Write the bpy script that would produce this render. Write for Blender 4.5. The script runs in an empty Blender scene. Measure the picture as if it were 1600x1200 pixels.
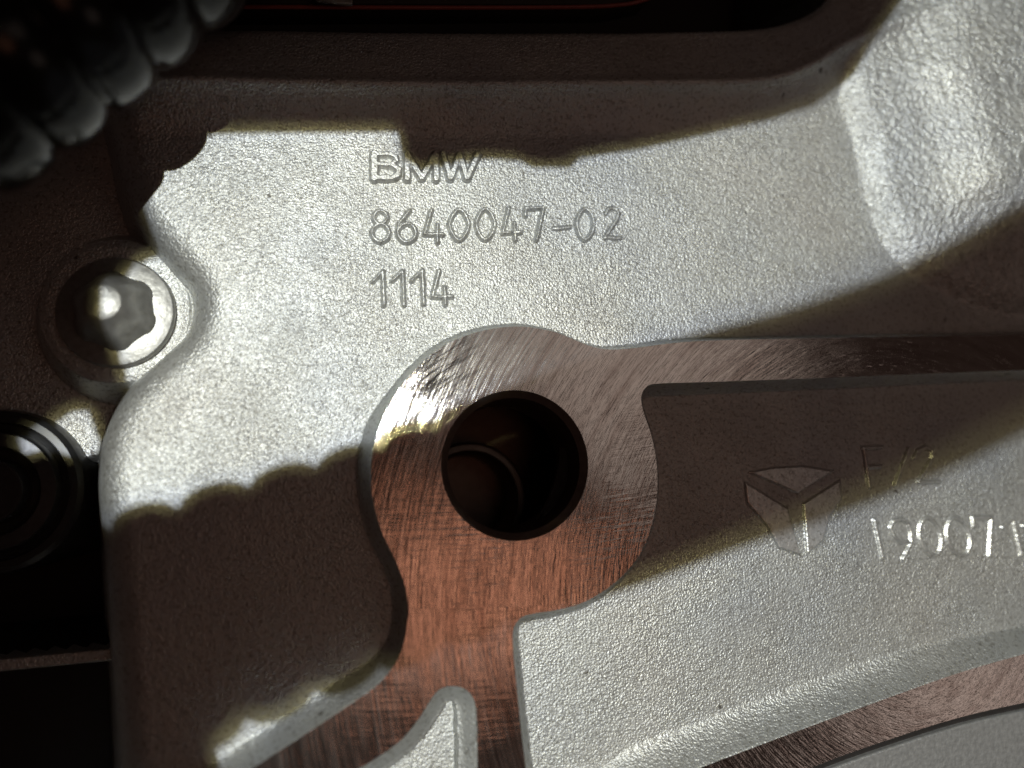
import bpy, bmesh, math
import numpy as np
from mathutils import Matrix, Vector

S = bpy.context.scene
COL = S.collection
rng = np.random.default_rng(7)

# ------------------------------------------------------------------ camera
FPX = 1255.0                      # focal length in pixels of the 1600 px wide picture
FOOT = (560.0, 760.0)             # the picture point straight below the lens on the casting
n_c = -np.array([(FOOT[0]-800)/FPX, (600-FOOT[1])/FPX, -1.0]); n_c /= np.linalg.norm(n_c)
x_c = np.array([1., 0, 0]) - n_c[0]*n_c; x_c /= np.linalg.norm(x_c)
y_c = np.cross(n_c, x_c)
M = np.stack([x_c, y_c, n_c])     # camera axes -> world axes
H = 0.1255*n_c[2]
CAM = np.array([0, 0, H])

cam = bpy.data.cameras.new('camera')
cam.sensor_width = 36.0
cam.lens = 36.0*FPX/1600.0
cam.clip_start = 0.005
cam.clip_end = 20.0
cam.dof.use_dof = True
cam.dof.focus_distance = 0.126
cam.dof.aperture_fstop = 6.0
camo = bpy.data.objects.new('camera', cam)
COL.objects.link(camo)
R4 = Matrix.Identity(4)
for i in range(3):
    for j in range(3):
        R4[i][j] = float(M[i][j])
R4.translation = Vector(CAM)
camo.matrix_world = R4
S.camera = camo

def unp(px, py, z=0.0):
    """picture point -> world point on the plane at height z (metres)"""
    d = M @ np.array([(px-800)/FPX, (600-py)/FPX, -1.0])
    t = (z-H)/d[2]
    return CAM + t*d

def unp_list(pts, z=0.0):
    return np.array([unp(p[0], p[1], z)[:2] for p in pts])

def proj(x, y, z):
    q = np.stack([x, y, z-H], -1) @ M
    return 800 + FPX*q[..., 0]/-q[..., 2], 600 - FPX*q[..., 1]/-q[..., 2]

# ------------------------------------------------------------------ light
LAMP = np.array([-0.078, 0.066, 0.45])
world = bpy.data.worlds.new('World'); S.world = world
world.use_nodes = True
bg = world.node_tree.nodes['Background']
bg.inputs['Color'].default_value = (1.0, 0.58, 0.46, 1)
bg.inputs['Strength'].default_value = 0.013

def point_lamp(name, loc, size, power, col):
    l = bpy.data.lights.new(name, 'POINT')
    l.shadow_soft_size = size; l.energy = power; l.color = col
    o = bpy.data.objects.new(name, l); COL.objects.link(o); o.location = loc
    return o
point_lamp('torch_core', LAMP, 0.0010, 5.7, (0.80, 0.875, 1.0))
point_lamp('torch_phosphor', LAMP + np.array([0.0002, -0.0004, 0.0008]), 0.0036, 2.5, (1.0, 0.90, 0.40))

def area_lamp(name, loc, aim, size, power, col):
    l = bpy.data.lights.new(name, 'AREA'); l.shape = 'DISK'; l.size = size; l.energy = power; l.color = col
    o = bpy.data.objects.new(name, l); COL.objects.link(o); o.location = loc
    o.rotation_euler = (Vector(loc)-Vector(aim)).to_track_quat('Z', 'Y').to_euler()
area_lamp('warm_glow', (0.070, -0.062, 0.36), (0.016, -0.012, 0), 0.11, 0.017, (1.0, 0.42, 0.25))  # added lamp standing in for warm surroundings mirrored in the milled face
area_lamp('dim_overhead', (0.21, 0.11, 0.50), (0.02, 0, 0), 0.24, 0.037, (1.0, 0.80, 0.69))  # added lamp, gives the upper ring its silver reflection
area_lamp('dim_side', (0.40, -0.125, 0.36), (0.06, -0.02, 0), 0.16, 0.024, (1.0, 0.78, 0.68))  # added lamp, mirrored in the lower right milled strip

S.view_settings.view_transform = 'Standard'
S.view_settings.look = 'None'
S.view_settings.exposure = 0.0
S.view_settings.gamma = 1.0
S.view_settings.use_curve_mapping = False
S.cycles.use_denoising = True
S.cycles.denoiser = 'OPENIMAGEDENOISE'
S.cycles.denoising_input_passes = 'RGB_ALBEDO_NORMAL'
S.cycles.denoising_prefilter = 'FAST'
S.cycles.max_bounces = 6
S.cycles.diffuse_bounces = 2

# ------------------------------------------------------------------ helpers
def mesh_obj(name, verts, faces, mat, parent=None, smooth=True):
    me = bpy.data.meshes.new(name)
    me.from_pydata([tuple(map(float, v)) for v in verts], [], [tuple(map(int, f)) for f in faces])
    me.update()
    if smooth:
        me.polygons.foreach_set('use_smooth', [True]*len(me.polygons))
    me.materials.append(mat)
    o = bpy.data.objects.new(name, me); COL.objects.link(o)
    if parent is not None: o.parent = parent
    return o

def quad_mesh(name, V, Q, mat, parent=None, normals=None):
    me = bpy.data.meshes.new(name)
    nq = len(Q)
    me.vertices.add(len(V)); me.vertices.foreach_set('co', np.ascontiguousarray(V, np.float32).ravel())
    me.loops.add(nq*4); me.loops.foreach_set('vertex_index', np.ascontiguousarray(Q, np.int32).ravel())
    me.polygons.add(nq)
    me.polygons.foreach_set('loop_start', np.arange(0, nq*4, 4, dtype=np.int32))
    me.polygons.foreach_set('loop_total', np.full(nq, 4, np.int32))
    me.polygons.foreach_set('use_smooth', np.ones(nq, bool))
    me.update(calc_edges=True)
    if normals is not None:
        me.normals_split_custom_set_from_vertices(normals.astype(np.float32))
    me.materials.append(mat)
    o = bpy.data.objects.new(name, me); COL.objects.link(o)
    if parent is not None: o.parent = parent
    return o

def empty(name, loc, label, cat, group=None):
    o = bpy.data.objects.new(name, None); COL.objects.link(o)
    o.location = loc; o.empty_display_size = 0.01
    o['label'] = label; o['category'] = cat
    if group: o['group'] = group
    return o

def tag(o, label, cat, group=None):
    o['label'] = label; o['category'] = cat
    if group: o['group'] = group
    return o

def catmull(pts, n=8, closed=False):
    P = np.array(pts, float); out = []
    m = len(P)
    rngi = range(m) if closed else range(m-1)
    for i in rngi:
        if closed:
            p0, p1, p2, p3 = P[(i-1) % m], P[i], P[(i+1) % m], P[(i+2) % m]
        else:
            p0, p1, p2, p3 = P[max(i-1, 0)], P[i], P[i+1], P[min(i+2, m-1)]
        for k in range(n):
            t = k/n
            out.append(0.5*((2*p1)+(-p0+p2)*t+(2*p0-5*p1+4*p2-p3)*t*t+(-p0+3*p1-3*p2+p3)*t**3))
    if not closed: out.append(P[-1])
    return np.array(out)

def seg_dist2(X, Y, pts, closed):
    """squared distance from points to a polyline"""
    best = np.full(X.shape, 1e9)
    m = len(pts)
    for i in range(m if closed else m-1):
        a = pts[i]; b = pts[(i+1) % m]
        d = b-a; L = d@d
        if L < 1e-16: continue
        t = np.clip(((X-a[0])*d[0]+(Y-a[1])*d[1])/L, 0, 1)
        best = np.minimum(best, (X-a[0]-t*d[0])**2+(Y-a[1]-t*d[1])**2)
    return best

def sdf(X, Y, poly):
    """signed distance, negative inside"""
    d = np.sqrt(seg_dist2(X, Y, poly, True))
    ins = np.zeros(X.shape, bool)
    m = len(poly)
    for i in range(m):
        a = poly[i]; b = poly[(i+1) % m]
        if a[1] == b[1]: continue
        c = (a[1] > Y) != (b[1] > Y)
        ins ^= c & (X < (b[0]-a[0])*(Y-a[1])/(b[1]-a[1])+a[0])
    return np.where(ins, -d, d)

def sstep(a, b, x):
    t = np.clip((x-a)/(b-a), 0, 1)
    return t*t*(3-2*t)

def smax(a, b, k):
    h = np.clip(0.5+0.5*(a-b)/k, 0, 1)
    return b+(a-b)*h+k*h*(1-h)

def curve_solid(name, loops, z, half, mat, parent=None, bevel=0.0):
    """flat outline (with holes) turned into a slab; loops are world xy arrays"""
    cu = bpy.data.curves.new(name, 'CURVE')
    cu.dimensions = '2D'; cu.fill_mode = 'BOTH'; cu.extrude = half
    cu.bevel_depth = bevel; cu.bevel_resolution = 1
    for lp in loops:
        sp = cu.splines.new('POLY'); sp.points.add(len(lp)-1)
        for p, q in zip(sp.points, lp): p.co = (float(q[0]), float(q[1]), 0, 1)
        sp.use_cyclic_u = True
    tmp = bpy.data.objects.new(name+'_tmp', cu); COL.objects.link(tmp)
    bpy.context.view_layer.update()
    me = bpy.data.meshes.new_from_object(tmp.evaluated_get(bpy.context.evaluated_depsgraph_get()))
    bpy.data.objects.remove(tmp); bpy.data.curves.remove(cu)
    me.name = name
    me.transform(Matrix.Translation((0, 0, z)))
    me.materials.clear(); me.materials.append(mat)
    o = bpy.data.objects.new(name, me); COL.objects.link(o)
    if parent is not None: o.parent = parent
    return o

def lathe(name, prof, centre, mat, parent=None, n=64, rfun=None, closed_top=True):
    """prof: list of (r, z); centre: world xyz"""
    V = []; F = []
    m = len(prof)
    for i, (r, z) in enumerate(prof):
        for k in range(n):
            a = 2*math.pi*k/n
            rr = r if rfun is None else rfun(r, z, a)
            V.append((centre[0]+rr*math.cos(a), centre[1]+rr*math.sin(a), centre[2]+z))
    for i in range(m-1):
        for k in range(n):
            F.append((i*n+k, i*n+(k+1) % n, (i+1)*n+(k+1) % n, (i+1)*n+k))
    if closed_top:
        F.append(tuple((m-1)*n+k for k in range(n)))
    o = mesh_obj(name, V, F, mat, parent)
    o.data.set_sharp_from_angle(angle=math.radians(34))
    return o

# ------------------------------------------------------------------ materials
def new_mat(name):
    m = bpy.data.materials.new(name); m.use_nodes = True
    nt = m.node_tree
    b = nt.nodes['Principled BSDF']
    return m, nt, b

def N(nt, typ, **kw):
    n = nt.nodes.new(typ)
    for k, v in kw.items():
        if k.startswith('i_'):
            n.inputs[k[2:].replace('_', ' ')].default_value = v
        else:
            setattr(n, k, v)
    return n

def math_node(nt, op, a, b=None):
    n = nt.nodes.new('ShaderNodeMath'); n.operation = op
    for i, v in enumerate((a, b)):
        if v is None: continue
        if isinstance(v, (int, float)): n.inputs[i].default_value = v
        else: nt.links.new(v, n.inputs[i])
    return n.outputs[0]

def ramp(nt, fac, stops):
    r = nt.nodes.new('ShaderNodeValToRGB')
    els = r.color_ramp.elements
    while len(els) < len(stops): els.new(0.5)
    for e, (p, c) in zip(els, stops):
        e.position = p; e.color = c if len(c) == 4 else (*c, 1)
    nt.links.new(fac, r.inputs[0])
    return r.outputs[0]

def cast_material(name, grain=1.0, tone=1.0, coarse=0.0, rough=0.49):
    m, nt, b = new_mat(name)
    tc = N(nt, 'ShaderNodeTexCoord').outputs['Object']
    def noise(scale, detail=2.0, r=0.5):
        n = N(nt, 'ShaderNodeTexNoise')
        n.inputs['Scale'].default_value = scale; n.inputs['Detail'].default_value = detail
        n.inputs['Roughness'].default_value = r
        nt.links.new(tc, n.inputs['Vector']); return n.outputs['Fac']
    big = noise(30, 2, 0.55)
    mid = noise(160, 2, 0.6)
    col = ramp(nt, big, [(0.30, (0.545*tone, 0.567*tone, 0.595*tone)), (0.5, (0.63*tone, 0.64*tone, 0.63*tone)), (0.70, (0.66*tone, 0.655*tone, 0.63*tone))])
    spk = noise(1700, 1, 0.6)
    dark = ramp(nt, spk, [(0.30, (0.55, 0.53, 0.50)), (0.46, (1, 1, 1))])
    mx = N(nt, 'ShaderNodeMix', data_type='RGBA', blend_type='MULTIPLY')
    mx.inputs[0].default_value = 0.75
    nt.links.new(col, mx.inputs[6]); nt.links.new(dark, mx.inputs[7])
    pit = ramp(nt, noise(330, 1, 0.5), [(0.205, (0.35, 0.33, 0.31)), (0.24, (1, 1, 1))])
    film = ramp(nt, noise(95, 3, 0.65), [(0.30, (0.72, 0.70, 0.68)), (0.47, (1, 1, 1))])
    m2 = N(nt, 'ShaderNodeMix', data_type='RGBA', blend_type='MULTIPLY'); m2.inputs[0].default_value = 1.0
    nt.links.new(mx.outputs[2], m2.inputs[6]); nt.links.new(pit, m2.inputs[7])
    m3 = N(nt, 'ShaderNodeMix', data_type='RGBA', blend_type='MULTIPLY'); m3.inputs[0].default_value = 0.28
    nt.links.new(m2.outputs[2], m3.inputs[6]); nt.links.new(film, m3.inputs[7])
    nt.links.new(m3.outputs[2], b.inputs['Base Color'])
    b.inputs['Metallic'].default_value = 0.74
    rr = nt.nodes.new('ShaderNodeMapRange')
    rr.inputs['From Min'].default_value = 0.3; rr.inputs['From Max'].default_value = 0.7
    rr.inputs['To Min'].default_value = rough-0.03; rr.inputs['To Max'].default_value = rough+0.04
    nt.links.new(mid, rr.inputs['Value']); nt.links.new(rr.outputs[0], b.inputs['Roughness'])
    # shot-blasted grain: fine pits with a little broader unevenness
    h2 = math_node(nt, 'MULTIPLY', noise(2900, 1.0, 0.6), 1.0)
    h3 = math_node(nt, 'MULTIPLY', noise(700, 1, 0.5), 0.5+2.2*coarse)
    gm = nt.nodes.new('ShaderNodeMapRange'); nt.links.new(noise(55, 2, 0.6), gm.inputs['Value'])
    for k_, v_ in (('From Min', 0.35), ('From Max', 0.65), ('To Min', 0.75), ('To Max', 1.15)): gm.inputs[k_].default_value = v_
    hh = math_node(nt, 'MULTIPLY', math_node(nt, 'SUBTRACT', math_node(nt, 'ADD', h2, h3), 0.75+1.1*coarse), gm.outputs[0])
    bu = N(nt, 'ShaderNodeBump')
    bu.inputs['Strength'].default_value = 1.0
    bu.inputs['Distance'].default_value = 0.00022*grain
    nt.links.new(hh, bu.inputs['Height']); nt.links.new(bu.outputs[0], b.inputs['Normal'])
    return m

MAT_CAST = cast_material('cast_aluminium')
MAT_POCKET = cast_material('cast_aluminium_pocket', grain=0.85, tone=0.95)
MAT_BOSS = cast_material('cast_aluminium_coarse', grain=1.0, coarse=0.4, rough=0.47)
MAT_CHAR = cast_material('cast_aluminium_lettering', grain=0.45)
MAT_CHAR2 = cast_material('cast_aluminium_pocket_lettering', grain=0.3, rough=0.33, tone=1.2)

def machined_material():
    m, nt, b = new_mat('milled_aluminium')
    tc = N(nt, 'ShaderNodeTexCoord').outputs['Object']
    def arcs(cpx, fine, along, off):
        c = unp(cpx[0], cpx[1], 0.004)
        sub = N(nt, 'ShaderNodeVectorMath', operation='SUBTRACT')
        nt.links.new(tc, sub.inputs[0]); sub.inputs[1].default_value = (c[0], c[1], 0.0)
        sp = N(nt, 'ShaderNodeSeparateXYZ'); nt.links.new(sub.outputs[0], sp.inputs[0])
        ang = math_node(nt, 'ARCTAN2', sp.outputs[1], sp.outputs[0])
        r2 = math_node(nt, 'ADD', math_node(nt, 'MULTIPLY', sp.outputs[0], sp.outputs[0]), math_node(nt, 'MULTIPLY', sp.outputs[1], sp.outputs[1]))
        r = math_node(nt, 'SQRT', r2)
        cb = N(nt, 'ShaderNodeCombineXYZ')
        nt.links.new(math_node(nt, 'MULTIPLY', r, fine), cb.inputs[0])
        nt.links.new(math_node(nt, 'MULTIPLY', ang, along), cb.inputs[1])
        cb.inputs[2].default_value = off
        n = N(nt, 'ShaderNodeTexNoise'); n.inputs['Scale'].default_value = 1.0
        n.inputs['Detail'].default_value = 3.0; n.inputs['Roughness'].default_value = 0.65
        nt.links.new(cb.outputs[0], n.inputs['Vector'])
        return n.outputs['Fac']
    a1 = arcs((1420, 930), 2300, 7.0, 0.0)
    a1b = arcs((1420, 930), 700, 3.0, 3.0)
    a2 = arcs((700, -900), 1500, 26.0, 9.0)
    pt = N(nt, 'ShaderNodeTexNoise'); pt.inputs['Scale'].default_value = 75; pt.inputs['Detail'].default_value = 2
    nt.links.new(tc, pt.inputs['Vector'])
    patch = ramp(nt, pt.outputs['Fac'], [(0.50, (0, 0, 0)), (0.66, (1, 1, 1))])
    h = math_node(nt, 'ADD', math_node(nt, 'MULTIPLY', a1, 1.0), math_node(nt, 'MULTIPLY', math_node(nt, 'MULTIPLY', a2, patch), 0.8))
    bu = N(nt, 'ShaderNodeBump'); bu.inputs['Distance'].default_value = 0.00007; bu.inputs['Strength'].default_value = 1.0
    nt.links.new(h, bu.inputs['Height']); nt.links.new(bu.outputs[0], b.inputs['Normal'])
    col = ramp(nt, a1b, [(0.30, (0.62, 0.56, 0.53)), (0.55, (0.84, 0.81, 0.78)), (0.75, (0.90, 0.88, 0.86))])
    # scuffed crescent along the rim, where something has rubbed
    a3 = arcs((960, 960), 1700, 5.0, 21.0)
    c = unp(806, 726, 0.004)
    sb = N(nt, 'ShaderNodeVectorMath', operation='SUBTRACT'); nt.links.new(tc, sb.inputs[0]); sb.inputs[1].default_value = tuple(unp(668, 566, 0.004))
    ln = N(nt, 'ShaderNodeVectorMath', operation='LENGTH'); nt.links.new(sb.outputs[0], ln.inputs[0])
    zone = ramp(nt, math_node(nt, 'MULTIPLY', ln.outputs['Value'], 100.0), [(0.30, (1, 1, 1)), (0.95, (0, 0, 0))])
    scuff = math_node(nt, 'MULTIPLY', ramp(nt, a3, [(0.47, (0, 0, 0)), (0.54, (1, 1, 1))]), zone)
    mx = N(nt, 'ShaderNodeMix', data_type='RGBA'); nt.links.new(scuff, mx.inputs[0])
    nt.links.new(col, mx.inputs[6]); mx.inputs[7].default_value = (0.10, 0.09, 0.085, 1)
    nt.links.new(mx.outputs[2], b.inputs['Base Color'])
    b.inputs['Metallic'].default_value = 1.0
    ro = nt.nodes.new('ShaderNodeMapRange')
    ro.inputs['From Min'].default_value = 0.3; ro.inputs['From Max'].default_value = 0.7
    ro.inputs['To Min'].default_value = 0.11; ro.inputs['To Max'].default_value = 0.20
    nt.links.new(a1, ro.inputs['Value']); nt.links.new(ro.outputs[0], b.inputs['Roughness'])
    return m
MAT_MILL = machined_material()

def simple_mat(name, col, metal=0.0, rough=0.5, bump=0.0, scale=900, spec=0.5):
    m, nt, b = new_mat(name)
    tc = N(nt, 'ShaderNodeTexCoord').outputs['Object']
    n = N(nt, 'ShaderNodeTexNoise'); n.inputs['Scale'].default_value = scale; n.inputs['Detail'].default_value = 3
    nt.links.new(tc, n.inputs['Vector'])
    c = ramp(nt, n.outputs['Fac'], [(0.3, tuple(v*0.85 for v in col)), (0.7, tuple(min(1, v*1.1) for v in col))])
    nt.links.new(c, b.inputs['Base Color'])
    b.inputs['Metallic'].default_value = metal; b.inputs['Roughness'].default_value = rough
    b.inputs['Specular IOR Level'].default_value = spec
    if bump:
        bu = N(nt, 'ShaderNodeBump'); bu.inputs['Distance'].default_value = bump
        nt.links.new(n.outputs['Fac'], bu.inputs['Height']); nt.links.new(bu.outputs[0], b.inputs['Normal'])
    return m
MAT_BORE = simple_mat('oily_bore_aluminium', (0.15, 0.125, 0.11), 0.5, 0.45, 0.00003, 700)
MAT_BORE_EDGE = simple_mat('bore_chamfer', (0.34, 0.29, 0.26), 0.9, 0.4, 0.00003, 900)
MAT_BOLT = simple_mat('zinc_plated_steel', (0.36, 0.355, 0.34), 0.70, 0.44, 0.00008, 1000)
MAT_RUBBER = simple_mat('black_plastic', (0.022, 0.022, 0.023), 0.0, 0.34, 0.0, 500)
MAT_HOSE = simple_mat('black_ribbed_plastic', (0.004, 0.004, 0.0045), 0.0, 0.25, 0.0, 500, 0.5)
for k_, v_ in (('IOR', 1.26), ('Coat Weight', 0.7), ('Coat Roughness', 0.10), ('Coat IOR', 1.26)): MAT_HOSE.node_tree.nodes['Principled BSDF'].inputs[k_].default_value = v_
MAT_CAP = simple_mat('dark_steel', (0.10, 0.10, 0.105), 0.8, 0.35, 0.00003, 900)
MAT_COVER = simple_mat('fine_grey_cover', (0.42, 0.42, 0.42), 0.6, 0.50, 0.00012, 1300)
MAT_RED = simple_mat('red_sealing_bead', (0.28, 0.05, 0.04), 0.0, 0.35)
MAT_BLOCKER = simple_mat('dark_blocker', (0.02, 0.02, 0.02), 0.0, 0.6)
MAT_RECESS_SHADE = simple_mat('recess_shade_black', (0.016, 0.012, 0.011), 0.0, 0.7)  # near-black colour paints the shade of the deep floor and rail gap
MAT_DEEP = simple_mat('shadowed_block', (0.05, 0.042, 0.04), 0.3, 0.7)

# ------------------------------------------------------------------ outlines traced in the picture
mm = 0.001
ZM = 4*mm                                   # milled face above the cast panel
top_edge = [(2300, 504), (1760, 519), (1500, 525), (1300, 528), (1090, 533), (990, 544), (950, 546), (920, 540), (893, 529), (860, 517), (805, 510),
            (745, 519), (692, 541), (648, 578), (612, 625), (590, 675), (580, 728), (583, 782), (597, 832),
            (620, 880), (635, 925), (637, 970), (624, 1025), (592, 1068), (545, 1102), (480, 1145), (400, 1197), (300, 1265), (200, 1340), (60, 1440), (-200, 1640)]
bottom_out = [(-100, 1900), (700, 1950), (1000, 1880), (1040, 1480)]
strip_low = [(1100, 1270), (1190, 1232), (1300, 1187), (1400, 1152), (1500, 1121), (1600, 1098), (1760, 1066), (2300, 970)]
strip_up = [(2300, 830), (1760, 978), (1600, 1022), (1500, 1051), (1400, 1086), (1250, 1141), (1120, 1190), (1030, 1225), (940, 1262), (880, 1282), (842, 1272), (826, 1235)]
leg_right = [(820, 1190), (813, 1130), (806, 1060), (801, 1005), (803, 980), (816, 964), (838, 958), (870, 953), (912, 941), (955, 915), (990, 880), (1012, 840),
             (1025, 790), (1027, 735), (1019, 685), (1006, 645), (1002, 620), (1012, 603), (1035, 599), (1100, 597), (1300, 590), (1500, 582), (1760, 573), (2300, 555)]
out_px = np.vstack([catmull(top_edge, 6), np.array(bottom_out, float), catmull(strip_low, 4), catmull(strip_up, 5), catmull(leg_right, 6)])
wedge_px = catmull([(706, 1072), (727, 1077), (741, 1095), (745, 1125), (746, 1180), (746, 1260), (740, 1330), (600, 1350), (470, 1340), (470, 1275),
                    (525, 1222), (580, 1190), (625, 1158), (655, 1122), (672, 1095), (686, 1078)], 6, True)
M_OUT = unp_list(out_px, ZM)
M_WEDGE = unp_list(wedge_px, ZM)
BORE_C = unp(806, 726, ZM)
BORE_R = np.linalg.norm(unp(921, 726, ZM)-unp(691, 726, ZM))/2

# ------------------------------------------------------------------ height field of the casting
STEP = 0.18*mm
c0 = unp(-60, 1260, 0); c1 = unp(1660, -60, 0); c2 = unp(-60, -60, 0); c3 = unp(1660, 1260, 0)
x0 = min(c0[0], c2[0])-9*mm; x1 = max(c1[0], c3[0])+1*mm
y0 = min(c0[1], c3[1])-1*mm; y1 = max(c1[1], c2[1])+4*mm
def axis(a, b, lo, hi):
    g = np.arange(a, b, STEP)
    w = np.cumsum(np.linspace(STEP, 1.6*mm, 40))
    g = np.r_[a-w[:lo][::-1], g, g[-1]+w[:hi]]
    return g if len(g) % 2 else g[:-1]
gx = axis(x0, x1, 22, 40); gy = axis(y0, y1, 36, 24)
nx = len(gx); ny = len(gy)
GX, GY = np.meshgrid(gx, gy)
CX, CY = np.meshgrid(gx[::2], gy[::2])

def up2(a):
    """2x bilinear upsampling of a coarse field onto the full grid"""
    o = np.empty((ny, nx))
    o[::2, ::2] = a
    o[1::2, ::2] = 0.5*(a[:-1]+a[1:])
    o[:, 1::2] = 0.5*(o[:, :-2:2]+o[:, 2::2])
    return o

PX, PY = proj(GX, GY, np.zeros_like(GX))

def field(poly_px, z=0.0):
    return up2(sdf(CX, CY, unp_list(poly_px, z)))

def filt_noise(lo, hi, seed):
    """band-limited noise, wavelengths lo..hi metres, unit std"""
    r = np.random.default_rng(seed).standard_normal((ny, nx))
    f = np.fft.rfft2(r)
    ky = np.fft.fftfreq(ny, STEP)[:, None]; kx = np.fft.rfftfreq(nx, STEP)[None]
    k = np.sqrt(kx*kx+ky*ky)+1e-9
    f *= np.exp(-(k*lo)**2)*(1-np.exp(-(k*hi)**2))
    o = np.fft.irfft2(f, (ny, nx))
    return o/o.std()

# milled island
sd_m = np.maximum(up2(sdf(CX, CY, M_OUT)), -up2(sdf(CX, CY, M_WEDGE)))
in_wedge = up2(sdf(CX, CY, M_WEDGE))
wid = 1.2*mm + 1.0*mm*sstep(600, 680, PY)*(1-sstep(700, 760, PX)) + 0.5*mm*sstep(560, 620, PY)*sstep(780, 800, PX)
wid = wid + 3.4*mm*sstep(940, 1030, PY)*sstep(870, 1000, PX)
wid = wid + 0.9*mm*sstep(990, 1060, PY)*(1-sstep(600, 680, PX))
wid = np.where(in_wedge < 0, 2.7*mm, wid)
t = np.clip(sd_m/wid, 0, 1)
wall = np.where(in_wedge < 0, ZM*(1-0.50*sstep(-0.25, 1, t))-0.1*mm+0.0*t, (ZM-0.10*mm)*(1-t)**1.6)
# left shoulder of the panel
plateau = np.vstack([catmull([(150, -600), (190, -200), (205, 60), (222, 180), (238, 260), (262, 320), (305, 372), (345, 420), (356, 480), (336, 545), (285, 597), (238, 640), (213, 690),
                     (205, 745), (208, 800), (216, 860), (226, 1000), (240, 1180), (250, 1420), (262, 1950)], 6), np.array([(2600, 1950), (2600, -600)], float)])
dl = field(plateau)
Rs = 5.6*mm
dd = np.clip(dl, 0, 0.95*Rs)
shoulder = -(Rs-np.sqrt(Rs*Rs-dd*dd)) - np.clip(dl-0.95*Rs, 0, None)*3.2
# bolt boss and the floor left of the panel
boss_px = np.array([(178+119*math.cos(a), 486+113*math.sin(a)) for a in np.linspace(0, 2*math.pi, 60, endpoint=False)])
zb = -5*mm
db = field(boss_px, zb)
bossz = zb - np.clip(db, 0, None)*2.6 - 0.25*mm*sstep(-1.2*mm, 0, db)
floor = -12*mm - 30*mm*sstep(715, 770, PY+0.22*(PX-60)) + 29*mm*sstep(1036, 1056, PY+0.10*PX)*(1-sstep(1076, 1098, PY+0.10*PX))*(1-sstep(140, 156, PX))
low = np.maximum(np.maximum(bossz, floor), -44*mm)
base = np.where(dl > 0, np.maximum(shoulder, low), 0.0)
base = smax(base, np.where(dl > 0, low, -0.05), 0.35*mm)
base = np.where(dl > 0, base, 0.0)
def blur(a, sig):
    p = int(4*sig/STEP); b = np.pad(a, p, mode='edge')
    ky = np.fft.fftfreq(b.shape[0], STEP)[:, None]; kx = np.fft.rfftfreq(b.shape[1], STEP)[None]
    b = np.fft.irfft2(np.fft.rfft2(b)*np.exp(-2*(math.pi*sig)**2*(kx*kx+ky*ky)), b.shape)
    return b[p:-p, p:-p]
# top rail
crest = catmull([(-700, 90), (-160, 112), (200, 121), (450, 128), (700, 132), (950, 130), (1140, 128), (1215, 121), (1275, 98), (1335, 62), (1420, 30), (1520, 6), (1700, -38), (2300, -185)], 6)
rail_px = np.vstack([crest, [(2300, -620), (-700, -620)]])
ZR = 3.6*mm
dr = field(rail_px, ZR)
tr = np.clip(dr/(7.2*mm), 0, 1)
rail = ZR*(1-tr)**1.45 - 0.5*mm*sstep(0, -0.0001, dr)*0 - np.clip(-dr-0.6*mm, 0, 9*mm)*0.30 + 0.45*mm*np.exp(-(dr/(0.8*mm))**2)
rail = np.where(dr < 9*mm, rail, 0)
rail = np.clip(blur(rail, 0.4*mm), 0, None)
gap_px = np.vstack([catmull([(-700, 14), (-160, 34), (300, 40), (700, 46), (1000, 46), (1180, 42), (1255, 30), (1300, 8), (1325, -30), (1340, -90), (1345, -620)], 6), [(-700, -620)]])
dgap = field(gap_px, ZR)
# corner boss at the upper right
K = catmull([(1360, -640), (1330, -320), (1300, 60), (1306, 150), (1326, 205), (1340, 265), (1354, 325), (1380, 385), (1432, 438), (1515, 480), (1640, 505), (1800, 520), (2300, 545)], 6)
cor_px = np.vstack([K, [(2400, 545), (2400, -640)]])
dk = field(cor_px)
di = np.clip(-dk, 0, None)
sl_d = np.array([0, 0.7, 2.8, 5.0, 11, 15, 19, 24, 90])*mm
sl_v = np.array([0.0, 0.62, 0.58, 0.20, 0.20, 0.34, 0.34, 0.14, 0.14])
sd_ = np.linspace(0, 0.09, 900); sv_ = np.interp(sd_, sl_d, sl_v)
corner = np.interp(di, sd_, np.r_[0, np.cumsum(0.5*(sv_[1:]+sv_[:-1])*np.diff(sd_))])
up = (np.clip(rail, 0, None)**3+corner**3)**(1/3)
wb = sstep(6*mm, 0, dk)
up = up*(1-wb)+np.clip(blur(up, 0.35*mm), 0, None)*wb
Z = base + up*np.where(dl > 0, 1, 1)
# the cover gap at the lower right
cov_px = np.vstack([catmull(strip_low, 4), [(2300, 1950), (1010, 1950)]])
dcov = field(cov_px, ZM)
Z = np.where(dcov < 0, -7*mm, Z)
Z = np.maximum(Z, np.where(sd_m < wid, wall, -1))
# dip of the gap above the rail
Rg = 1.6*mm
ig = np.clip(-dgap, 0, None)
dropg = np.where(ig > 0, (Rg-np.sqrt(np.clip(Rg*Rg-np.clip(ig, 0, 0.97*Rg)**2, 0, None))) + np.clip(ig-0.97*Rg, 0, None)*4.0, 0)
Z = np.maximum(Z-np.minimum(dropg, 30*mm), -44*mm)
# casting relief
wave = filt_noise(14*mm, 50*mm, 3)
lump = filt_noise(0.9*mm, 3*mm, 4)
grain = filt_noise(0.42*mm, 1.2*mm, 5)
cmask = sstep(0, 6*mm, -dk)*1.0 + sstep(8*mm, 3*mm, np.abs(dr))*0
rough_z = 0.022*mm*wave + (0.005+0.012*cmask)*mm*lump + (0.006+0.006*cmask)*mm*grain
Z = Z + rough_z*sstep(0, 0.8*mm, sd_m)
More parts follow.
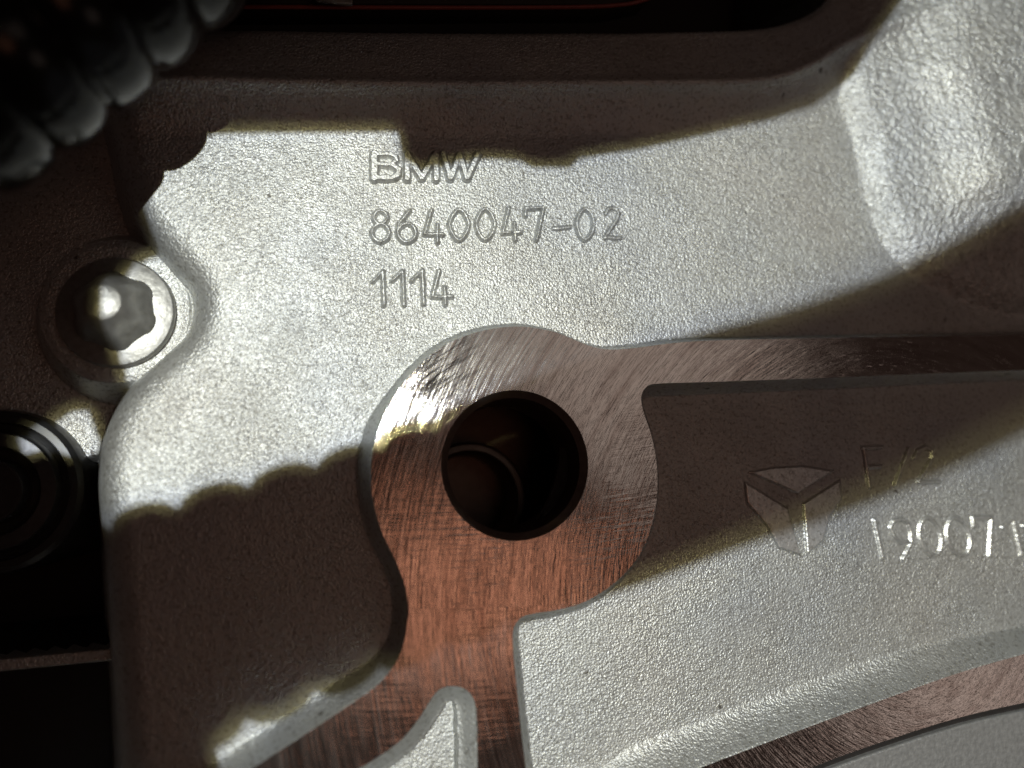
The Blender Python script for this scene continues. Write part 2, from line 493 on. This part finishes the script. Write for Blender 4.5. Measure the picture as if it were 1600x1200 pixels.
# sand-core flaws: a faint parting crease on the panel
crease = unp_list([(383, 500), (392, 520), (372, 545), (352, 570), (300, 598), (292, 622), (300, 660)])
dc = np.sqrt(up2(seg_dist2(CX, CY, catmull(crease, 5), False)))
Z = Z - 0.09*mm*np.exp(-(dc/(0.28*mm))**2)*sstep(-0.8, 0.6, lump)

dzy, dzx = np.gradient(Z, gy, gx)
NRM = np.stack([-dzx, -dzy, np.ones_like(Z)], -1)
NRM /= np.linalg.norm(NRM, axis=-1, keepdims=True)

def base_z(x, y):
    u = np.clip(np.interp(x, gx, np.arange(nx)), 0, nx-1.001); v = np.clip(np.interp(y, gy, np.arange(ny)), 0, ny-1.001)
    i = u.astype(int); j = v.astype(int); a = u-i; b = v-j
    return (Z[j, i]*(1-a)*(1-b)+Z[j, i+1]*a*(1-b)+Z[j+1, i]*(1-a)*b+Z[j+1, i+1]*a*b)

# ------------------------------------------------------------------ the casting, cut into its parts
casting = empty('engine_casting', (0, 0, 0), 'grey cast aluminium engine housing with raised part numbers and a milled rib around a hole', 'engine part')
hb = np.hypot(GX-BORE_C[0], GY-BORE_C[1])
keep = (sd_m > -1.3*mm) & (hb > BORE_R+2*mm)
reg = np.zeros(Z.shape, np.int8)                       # 0 panel
pocket_zone = (sd_m > -2*mm) & (PY > 560) & (PX > 790) & (PY < 1300) & (dcov > 0)
reg[pocket_zone] = 1
reg[(in_wedge < 1.5*mm)] = 2
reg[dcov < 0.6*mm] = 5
reg[(dr < 5.5*mm) & (dk > -2*mm)] = 3
reg[(dk < 0) & (reg != 3)] = 4
reg[(dl > 0) & (np.maximum(bossz, floor) >= shoulder-0.2*mm) & (dr > 5.5*mm)] = 6
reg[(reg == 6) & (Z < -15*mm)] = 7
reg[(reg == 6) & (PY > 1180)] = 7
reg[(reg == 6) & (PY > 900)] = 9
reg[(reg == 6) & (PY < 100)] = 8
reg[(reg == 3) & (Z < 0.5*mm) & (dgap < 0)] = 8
# machined arm splits the panel above it from the pocket below
parts = {0: ('cast_panel', MAT_CAST), 1: ('recessed_pocket', MAT_POCKET), 2: ('wedge_pocket', MAT_POCKET), 3: ('top_rail', MAT_CAST),
         4: ('corner_boss', MAT_BOSS), 5: ('joint_groove', MAT_DEEP), 6: ('bolt_boss', MAT_CAST),
         7: ('deep_recess', MAT_RECESS_SHADE), 8: ('rail_gap', MAT_RECESS_SHADE), 9: ('lower_ledge', MAT_CAST)}
idx = np.arange(nx*ny).reshape(ny, nx)
fq = np.stack([idx[:-1, :-1], idx[:-1, 1:], idx[1:, 1:], idx[1:, :-1]], -1)
fk = keep[:-1, :-1] | keep[1:, 1:]
fr = reg[:-1, :-1]
PART = {}
allV = np.stack([GX, GY, Z], -1).reshape(-1, 3); allN = NRM.reshape(-1, 3)
for r, (nm, mat) in parts.items():
    q = fq[fk & (fr == r)]
    if len(q) == 0: continue
    used, inv = np.unique(q, return_inverse=True)
    PART[r] = quad_mesh(nm, allV[used], inv.reshape(-1, 4), mat, casting, allN[used])

# milled face with the bore through it
ring = np.array([(BORE_C[0]+BORE_R*math.cos(a), BORE_C[1]+BORE_R*math.sin(a)) for a in np.linspace(0, 2*math.pi, 128, endpoint=False)])
mill = curve_solid('milled_face', [M_OUT, M_WEDGE, ring], ZM-0.5*mm, 0.5*mm, MAT_MILL, casting)
bc = (BORE_C[0], BORE_C[1], ZM)
r0 = BORE_R
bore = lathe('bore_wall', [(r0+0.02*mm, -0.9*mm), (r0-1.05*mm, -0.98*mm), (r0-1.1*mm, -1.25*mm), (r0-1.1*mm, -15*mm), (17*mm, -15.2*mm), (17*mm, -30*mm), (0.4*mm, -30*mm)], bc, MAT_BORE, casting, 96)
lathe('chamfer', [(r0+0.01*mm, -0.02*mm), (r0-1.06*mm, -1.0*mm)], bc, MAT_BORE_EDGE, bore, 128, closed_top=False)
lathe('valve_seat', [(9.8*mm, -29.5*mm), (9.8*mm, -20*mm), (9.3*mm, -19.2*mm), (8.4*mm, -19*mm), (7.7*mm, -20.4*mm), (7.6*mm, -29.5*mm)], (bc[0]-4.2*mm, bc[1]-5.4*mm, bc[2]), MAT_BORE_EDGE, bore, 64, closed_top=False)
# shallow relief groove on the right flank of the bore
gv = []
for k in range(33):
    a = -1.05+1.55*k/32
    w = math.sin(math.pi*k/32)
    for rr, zz in ((r0-0.80*mm, -8.0*mm), (r0-0.95*mm-1.5*mm*w, -8.6*mm), (r0-0.95*mm-1.5*mm*w, -10.2*mm)):
        rr -= 0.28*mm
        gv.append((bc[0]+rr*math.cos(a), bc[1]+rr*math.sin(a), bc[2]+zz))
gf = []
for k in range(32):
    for j in range(2):
        gf.append((3*k+j, 3*k+3+j, 3*k+4+j, 3*k+1+j))
mesh_obj('retaining_lip', gv, gf, MAT_CAP, bore, False)

# ------------------------------------------------------------------ raised characters
def ell(cx, cy, rx, ry, p=2.0, a0=0.0, a1=2*math.pi, n=28, tilt=0.0):
    out = []
    for a in np.linspace(a0, a1, n):
        c, s = math.cos(a), math.sin(a)
        x = rx*np.sign(c)*abs(c)**(2/p); y = ry*np.sign(s)*abs(s)**(2/p)
        out.append((cx+x-tilt*y, cy+y))
    return out

def character(name, strokes, hw_px, h, parent, mat, soft=2.5, z=0.0, wear=0.06, fills=()):
    """strokes: polylines in picture pixels; a raised bar of half width hw follows each"""
    lines = []
    for s in strokes:
        hw = hw_px
        if isinstance(s, tuple) and isinstance(s[1], (int, float)): s, hw = s
        lines.append((unp_list(s, z), hw*1e-4))
    allp = np.vstack([l for l, _ in lines]+[unp_list(f, z) for f in fills])
    pad = 1.6*mm
    st = 0.085*mm
    ax = np.arange(allp[:, 0].min()-pad, allp[:, 0].max()+pad, st); ay = np.arange(allp[:, 1].min()-pad, allp[:, 1].max()+pad, st)
    AX, AY = np.meshgrid(ax, ay)
    rel = np.zeros_like(AX)
    so = soft*1e-4
    for l, hw in lines:
        d = np.sqrt(seg_dist2(AX, AY, l, False))
        d = d + wear*mm*np.sin(AX*3100+1.3*np.sin(AY*2300))*np.sin(AY*2700)   # worn, uneven edges
        rel = np.maximum(rel, 1-sstep(hw-so, hw+so, d))
    for pf in fills:
        rel = np.maximum(rel, 1-sstep(-so, so, sdf(AX, AY, unp_list(pf, z))))
    rel = rel*h
    zz = base_z(AX, AY)+rel-0.03*mm
    ok = rel > 0.012*mm
    fo = ok[:-1, :-1] | ok[1:, 1:] | ok[1:, :-1] | ok[:-1, 1:]
    m_y, m_x = AX.shape
    ii = np.arange(m_x*m_y).reshape(m_y, m_x)
    q = np.stack([ii[:-1, :-1], ii[:-1, 1:], ii[1:, 1:], ii[1:, :-1]], -1)[fo]
    used, inv = np.unique(q, return_inverse=True)
    V = np.stack([AX, AY, zz], -1).reshape(-1, 3)[used]
    return quad_mesh(name, V, inv.reshape(-1, 4), mat, parent)

PANEL = PART[0]; POCK = PART[1]
hB = 0.95*mm
character('letter', [[(585, 243), (585, 280)], ([(585, 243), (610, 243), (618, 247), (619, 253), (612, 259), (585, 259)], 4.6), ([(585, 280), (613, 280), (622, 275), (623, 267), (613, 260)], 5.4)], 6.8, hB, PANEL, MAT_CHAR)
character('letter', [[(636, 242), (636, 281)], [(681, 242), (681, 281)], [(637, 243), (658, 279)], [(680, 243), (659, 279)]], 5.9, hB, PANEL, MAT_CHAR)
character('letter', [[(692, 242), (703, 280)], [(704, 280), (717, 244)], [(718, 244), (729, 280)], [(730, 280), (746, 242)]], 5.5, hB, PANEL, MAT_CHAR)
h8 = 0.80*mm; w8 = 3.0
character('digit', [ell(594.5, 341, 10.5, 10.5, 1.8), ell(594.5, 365, 13.5, 14, 1.8)], w8, h8, PANEL, MAT_CHAR)
character('digit', [[(640, 330), (622, 352), (621, 364)], ell(635.5, 365, 14, 14.5, 1.8)], w8, h8, PANEL, MAT_CHAR)
character('digit', [[(674, 329), (663, 367), (692, 367)], [(683, 352), (683, 379.5)]], w8, h8, PANEL, MAT_CHAR)
character('digit', [ell(717, 352.5, 15, 24, 1.55)], w8, h8, PANEL, MAT_CHAR)
character('digit', [ell(758, 351.5, 14.5, 24, 1.6)], w8, h8, PANEL, MAT_CHAR)
character('digit', [[(794.5, 326), (785, 365), (814, 364)], [(803, 350), (804.5, 376)]], w8, h8, PANEL, MAT_CHAR)
character('digit', [[(820, 338), (821, 327), (848.5, 325.5), (838, 376)]], w8, h8, PANEL, MAT_CHAR)
character('dash', [[(864, 357.5), (878, 357), (891, 354.5)]], w8, 0.4*mm, PANEL, MAT_CHAR)
character('digit', [ell(913.5, 351.5, 13.5, 24, 1.65)], w8, h8, PANEL, MAT_CHAR)
character('digit', [[(946, 334), (949, 328), (956, 325), (963, 327), (966, 334), (963, 344), (945, 371.5), (968.5, 372.5)]], w8, 0.38*mm, PANEL, MAT_CHAR)
character('insert_mark', [ell(955, 350, 29, 29.5, 2.0, -1.6, 2.4)], 1.2, 0.10*mm, PANEL, MAT_CHAR, 1.2)
for a, b_, c in (((583, 440.5), (598, 425), (600, 477.5)), ((612.5, 440), (629, 424.5), (631, 477)), ((643, 439.5), (659.5, 423.5), (662, 476))):
    character('digit', [([a, b_], 2.5), [b_, c]], 3.0, h8, PANEL, MAT_CHAR)
character('digit', [[(686, 424), (675, 464.5), (706, 464)], [(694, 449), (695.5, 476)]], w8, h8, PANEL, MAT_CHAR)
# pocket writing
hp = 0.32*mm; wp = 2.9
character('letter', [[(1349, 702), (1358, 761)], [(1347, 700), (1376, 699)], [(1353, 730), (1375, 729)]], wp, 0.34*mm, POCK, MAT_CHAR2, 2.9, wear=0.015)
character('slash', [[(1419, 702), (1398, 758)]], wp, 0.34*mm, POCK, MAT_CHAR2, 2.9, wear=0.015)
character('digit', [[(1428, 716), (1434, 704), (1446, 699), (1456, 704), (1456, 716), (1434, 753), (1468, 753)]], wp, 0.34*mm, POCK, MAT_CHAR2, 2.9, wear=0.015)
character('digit', [[(1366, 813), (1379, 872)]], 3.6, hp, POCK, MAT_CHAR2, 2.9, wear=0.015)
character('digit', [[(1424, 848), (1408, 847), (1397, 838), (1391, 824), (1396, 814), (1408, 811), (1418, 817), (1423, 830), (1424, 848), (1411, 873)]], wp, hp, POCK, MAT_CHAR2, 2.9, wear=0.015)
character('digit', [ell(1454, 839, 17, 30, 1.8, tilt=-0.18)], wp, hp, POCK, MAT_CHAR2, 2.9, wear=0.015)
character('digit', [ell(1498, 839, 18, 30, 1.8, tilt=-0.18)], wp, hp, POCK, MAT_CHAR2, 2.9, wear=0.015)
character('digit', [[(1522, 822), (1520, 809), (1549, 809), (1546, 868)]], 3.6, hp, POCK, MAT_CHAR2, 2.9, wear=0.015)
character('digit', [[(1566, 824), (1582, 809), (1596, 867)]], 3.4, hp, POCK, MAT_CHAR2, 2.9, wear=0.015)
character('digit', [[(1598, 822), (1614, 806), (1628, 864)]], 3.4, hp, POCK, MAT_CHAR2, 2.9, wear=0.015)
character('foundry_mark', [], 0, 0.32*mm, POCK, MAT_CHAR2, 2.6, wear=0.02, fills=(
    [(1163, 753), (1230, 794), (1251, 868), (1216, 856), (1198, 822), (1166, 785)],
    [(1170, 738), (1205, 731), (1255, 728), (1302, 736), (1275, 752), (1246, 771)],
    [(1312, 750), (1254, 787), (1260, 866), (1286, 844), (1296, 806), (1314, 780)]))

# ------------------------------------------------------------------ flange bolt
bz = zb
bp = unp(180, 487, bz+1.5*mm)
bolt = empty('flange_bolt', (bp[0], bp[1], bz), 'steel flange bolt with tapered lobed head on the round boss at the left', 'bolt')
def child_lathe(name, prof, mat, parent, off=(0, 0, 0), **k):
    return lathe(name, prof, off, mat, parent, **k)
R_f = 8.3*mm
child_lathe('flange', [(R_f-0.2*mm, -0.3*mm), (R_f, 0.2*mm), (R_f, 1.2*mm), (R_f-0.25*mm, 1.6*mm), (R_f-0.9*mm, 1.75*mm), (5.4*mm, 2.0*mm), (3*mm, 2.0*mm)], MAT_BOLT, bolt, n=72)
def lobes(r, z, a):
    k = 1-min(1, max(0, (z-6.0*mm)/(1.8*mm)))
    c = math.cos(6*(a+0.35)); c = math.copysign(abs(c)**0.6, c)
    return r*(1+0.055*k*c)
head = child_lathe('head', [(5.8*mm, 1.6*mm), (5.7*mm, 2.3*mm), (5.3*mm, 2.9*mm), (4.9*mm, 4.2*mm), (4.3*mm, 5.7*mm), (3.5*mm, 7.0*mm), (2.7*mm, 7.75*mm), (2.5*mm, 7.92*mm), (2.45*mm, 7.95*mm)], MAT_BOLT, bolt, n=96, rfun=lobes)
child_lathe('top_disc', [(2.46*mm, 7.95*mm), (2.28*mm, 7.86*mm), (0.3*mm, 7.86*mm)], MAT_BOLT, head, n=40)
for (ux, uy) in ((-0.1*mm, 1.45*mm), (-0.2*mm, -1.35*mm)):
    child_lathe('stamped_mark', [(0.72*mm, 7.84*mm), (0.70*mm, 7.98*mm), (0.55*mm, 7.98*mm), (0.53*mm, 7.87*mm), (0.28*mm, 7.87*mm), (0.26*mm, 7.96*mm), (0.05*mm, 7.96*mm)], MAT_BOLT, head, (ux, uy, 0), n=20)

# ------------------------------------------------------------------ dark round cap, lower left
kp = unp(-14, 768, -7*mm)
cap = empty('dark_cap', (kp[0], kp[1], -12*mm), 'dark stepped round cap cut off by the left edge', 'cap')
lathe('flange', [(12.2*mm, -26*mm), (12.2*mm, 2.0*mm), (11.9*mm, 3.2*mm), (11.2*mm, 3.8*mm), (10.2*mm, 3.9*mm), (9.9*mm, 3.0*mm), (9.0*mm, 2.6*mm), (4.0*mm, 2.6*mm)], (0, 0, 0), MAT_RUBBER, cap)
lathe('ring', [(8.9*mm, 2.2*mm), (8.8*mm, 4.2*mm), (8.5*mm, 4.7*mm), (6.6*mm, 4.9*mm), (6.2*mm, 4.4*mm), (6.1*mm, 2.5*mm)], (0, 0, 0), MAT_CAP, cap, closed_top=False)
lathe('centre_stud', [(4.7*mm, 2.2*mm), (4.7*mm, 5.8*mm), (4.5*mm, 6.2*mm), (4.1*mm, 6.2*mm), (3.9*mm, 5.6*mm), (0.5*mm, 5.5*mm)], (0, 0, 0), MAT_CAP, cap)

# ------------------------------------------------------------------ cover at the lower right, red bead at the top
cz = 3.0*mm
cover_low = [(p[0]+9, p[1]+13) for p in strip_low]
cov = unp_list(np.vstack([catmull(cover_low, 5), [(2310, 1900), (1060, 1900)]]), cz)
co = curve_solid('cover_plate', [cov], cz-4.5*mm, 4.2*mm, MAT_COVER, None, 0.3*mm)
tag(co, 'smooth matte grey cover plate in the lower right corner', 'cover')

def tube(name, pts3, rad, mat, parent=None, n=16, radf=None):
    P = np.array(pts3, float); m = len(P)
    V = []; F = []
    T = np.gradient(P, axis=0); T /= np.linalg.norm(T, axis=1, keepdims=True)
    up0 = np.array([0, 0, 1.0])
    s = 0.0
    for i in range(m):
        if i: s += np.linalg.norm(P[i]-P[i-1])
        a = np.cross(T[i], up0); a /= np.linalg.norm(a); b = np.cross(a, T[i])
        r = rad if radf is None else radf(s)
        for k in range(n):
            an = 2*math.pi*k/n
            V.append(P[i]+r*(math.cos(an)*a+math.sin(an)*b))
    for i in range(m-1):
        for k in range(n):
            F.append((i*n+k, (i+1)*n+k, (i+1)*n+(k+1) % n, i*n+(k+1) % n))
    F.append(tuple(range(n))); F.append(tuple((m-1)*n+k for k in range(n))[::-1])
    return mesh_obj(name, V, F, mat, parent)

zr = 3*mm
bead = catmull([(250, 11), (420, 11), (700, 12), (900, 11), (965, 8), (1000, 2), (1040, -12)], 8)
b3 = [unp(p[0], p[1], zr) for p in bead]
tag(tube('sealing_bead', b3, 0.32*mm, MAT_RED, n=10), 'thin red sealing bead along the top edge of the picture', 'seal')
edge = unp_list([(100, 4), (950, 4), (1010, -8), (1060, -60), (100, -60)], zr)
tag(curve_solid('upper_flange', [edge], zr-3*mm, 2.7*mm, MAT_DEEP, None, 0.2*mm), 'dark flange above the black gap at the top edge', 'flange')
q = unp(522, -2, 6*mm)
clip = np.array([(q[0]-2.6*mm, q[1]-0.45*mm), (q[0]+2.6*mm, q[1]-0.45*mm), (q[0]+2.6*mm, q[1]+3*mm), (q[0]-2.6*mm, q[1]+3*mm)])
tag(curve_solid('small_clip', [clip], 5.7*mm, 0.3*mm, MAT_BOLT, None, 0.1*mm), 'small pale metal clip peeking in at the top edge', 'clip')

# ------------------------------------------------------------------ ribbed hose, upper left (out of focus)
def ribbed(name, pts3, R, pitch, amp, mat, step=0.35*mm, n=48, fade=None):
    P = catmull(pts3, 24)
    d = np.r_[0, np.cumsum(np.linalg.norm(np.diff(P, axis=0), axis=1))]
    ss = np.arange(0, d[-1], step)
    Q = np.stack([np.interp(ss, d, P[:, i]) for i in range(3)], -1)
    kz = 1-Q[:, 2]/LAMP[2]
    def rf(s):
        u = (s/pitch) % 1.0
        v = math.sqrt(max(0, 1-(2*abs(u-0.5)/0.98)**2))
        if fade:
            f = float(sstep(fade[0], fade[1], s)); g = float(sstep(0.0, fade[0]*0.9, s))
            return (R*(1.12-0.16*g)+fade[2]*f-amp*(1-f)*(1-v))*float(np.interp(s, ss, kz))
        return R-amp+amp*v
    return tube(name, Q, R, mat, None, n, rf)
HZ = 21*mm
hose_pts = [unp(x-98, y-121, HZ) for x, y in ((-220, 430), (-100, 350), (0, 285), (90, 222), (170, 160), (255, 92), (350, 15), (460, -80), (570, -180))]
tag(ribbed('ribbed_hose', hose_pts, 12.6*mm, 8.1*mm, 1.7*mm, MAT_HOSE), 'blurred black ribbed hose crossing the upper left corner', 'hose')

# ------------------------------------------------------------------ unseen hose and added blocker between the torch and the casting, behind the lens
def shade(px, py, zo, z=0.0):
    p = unp(px, py, z); return p+(LAMP-p)*(zo-z)/(LAMP[2]-z)
def zo(px): return 0.195+0.085*float(sstep(700, 1500, px))
band = [(-420, 1215), (-100, 1105), (180, 1010), (420, 925), (640, 850), (860, 772), (1100, 692), (1300, 630), (1500, 548), (1700, 440), (1950, 290)]
tag(ribbed('ribbed_intake_hose', [shade(x, y, zo(x)) for x, y in band], 17.2*mm, 5.6*mm, 2.4*mm, MAT_HOSE, 0.25*mm, 48, (58*mm, 76*mm, 0.8*mm)),
    'thick ribbed hose behind the lens whose wavy shadow crosses the casting', 'hose')
br = [(-500, -500), (1470, -500), (1445, -60), (1405, 0), (1345, 85), (1325, 122), (1262, 165), (1200, 186), (1000, 230), (900, 246), (886, 260), (832, 260), (815, 250), (755, 247),
      (700, 256), (660, 266), (633, 250), (626, 206), (302, 208), (297, 234), (262, 242), (254, 268), (224, 279), (212, 300), (222, 335), (232, 375), (196, 392),
      (168, 445), (168, 520), (174, 575), (172, 608), (142, 640), (128, 720), (140, 850), (180, 960), (250, 1060), (330, 1160), (380, 1300), (-500, 1300)]
hole = [(-14, 665), (20, 636), (55, 612), (84, 610), (96, 640), (108, 672), (100, 700), (70, 700), (40, 690), (0, 700)]
lp = [np.array([shade(x, y, 0.165)[:2] for x, y in pts]) for pts in (br, hole)]  # added plate, outline and opening projected back from the shadow edges
tag(curve_solid('shadow_blocker', lp, 0.165, 1.2*mm, MAT_BLOCKER, None, 0.1*mm), 'unseen plate added behind the lens to shade the top and left', 'light blocker')

# ------------------------------------------------------------------ the block behind everything
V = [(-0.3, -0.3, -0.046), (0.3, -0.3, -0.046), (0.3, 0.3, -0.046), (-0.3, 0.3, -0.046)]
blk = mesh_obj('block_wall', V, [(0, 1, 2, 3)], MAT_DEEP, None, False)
blk['kind'] = 'structure'
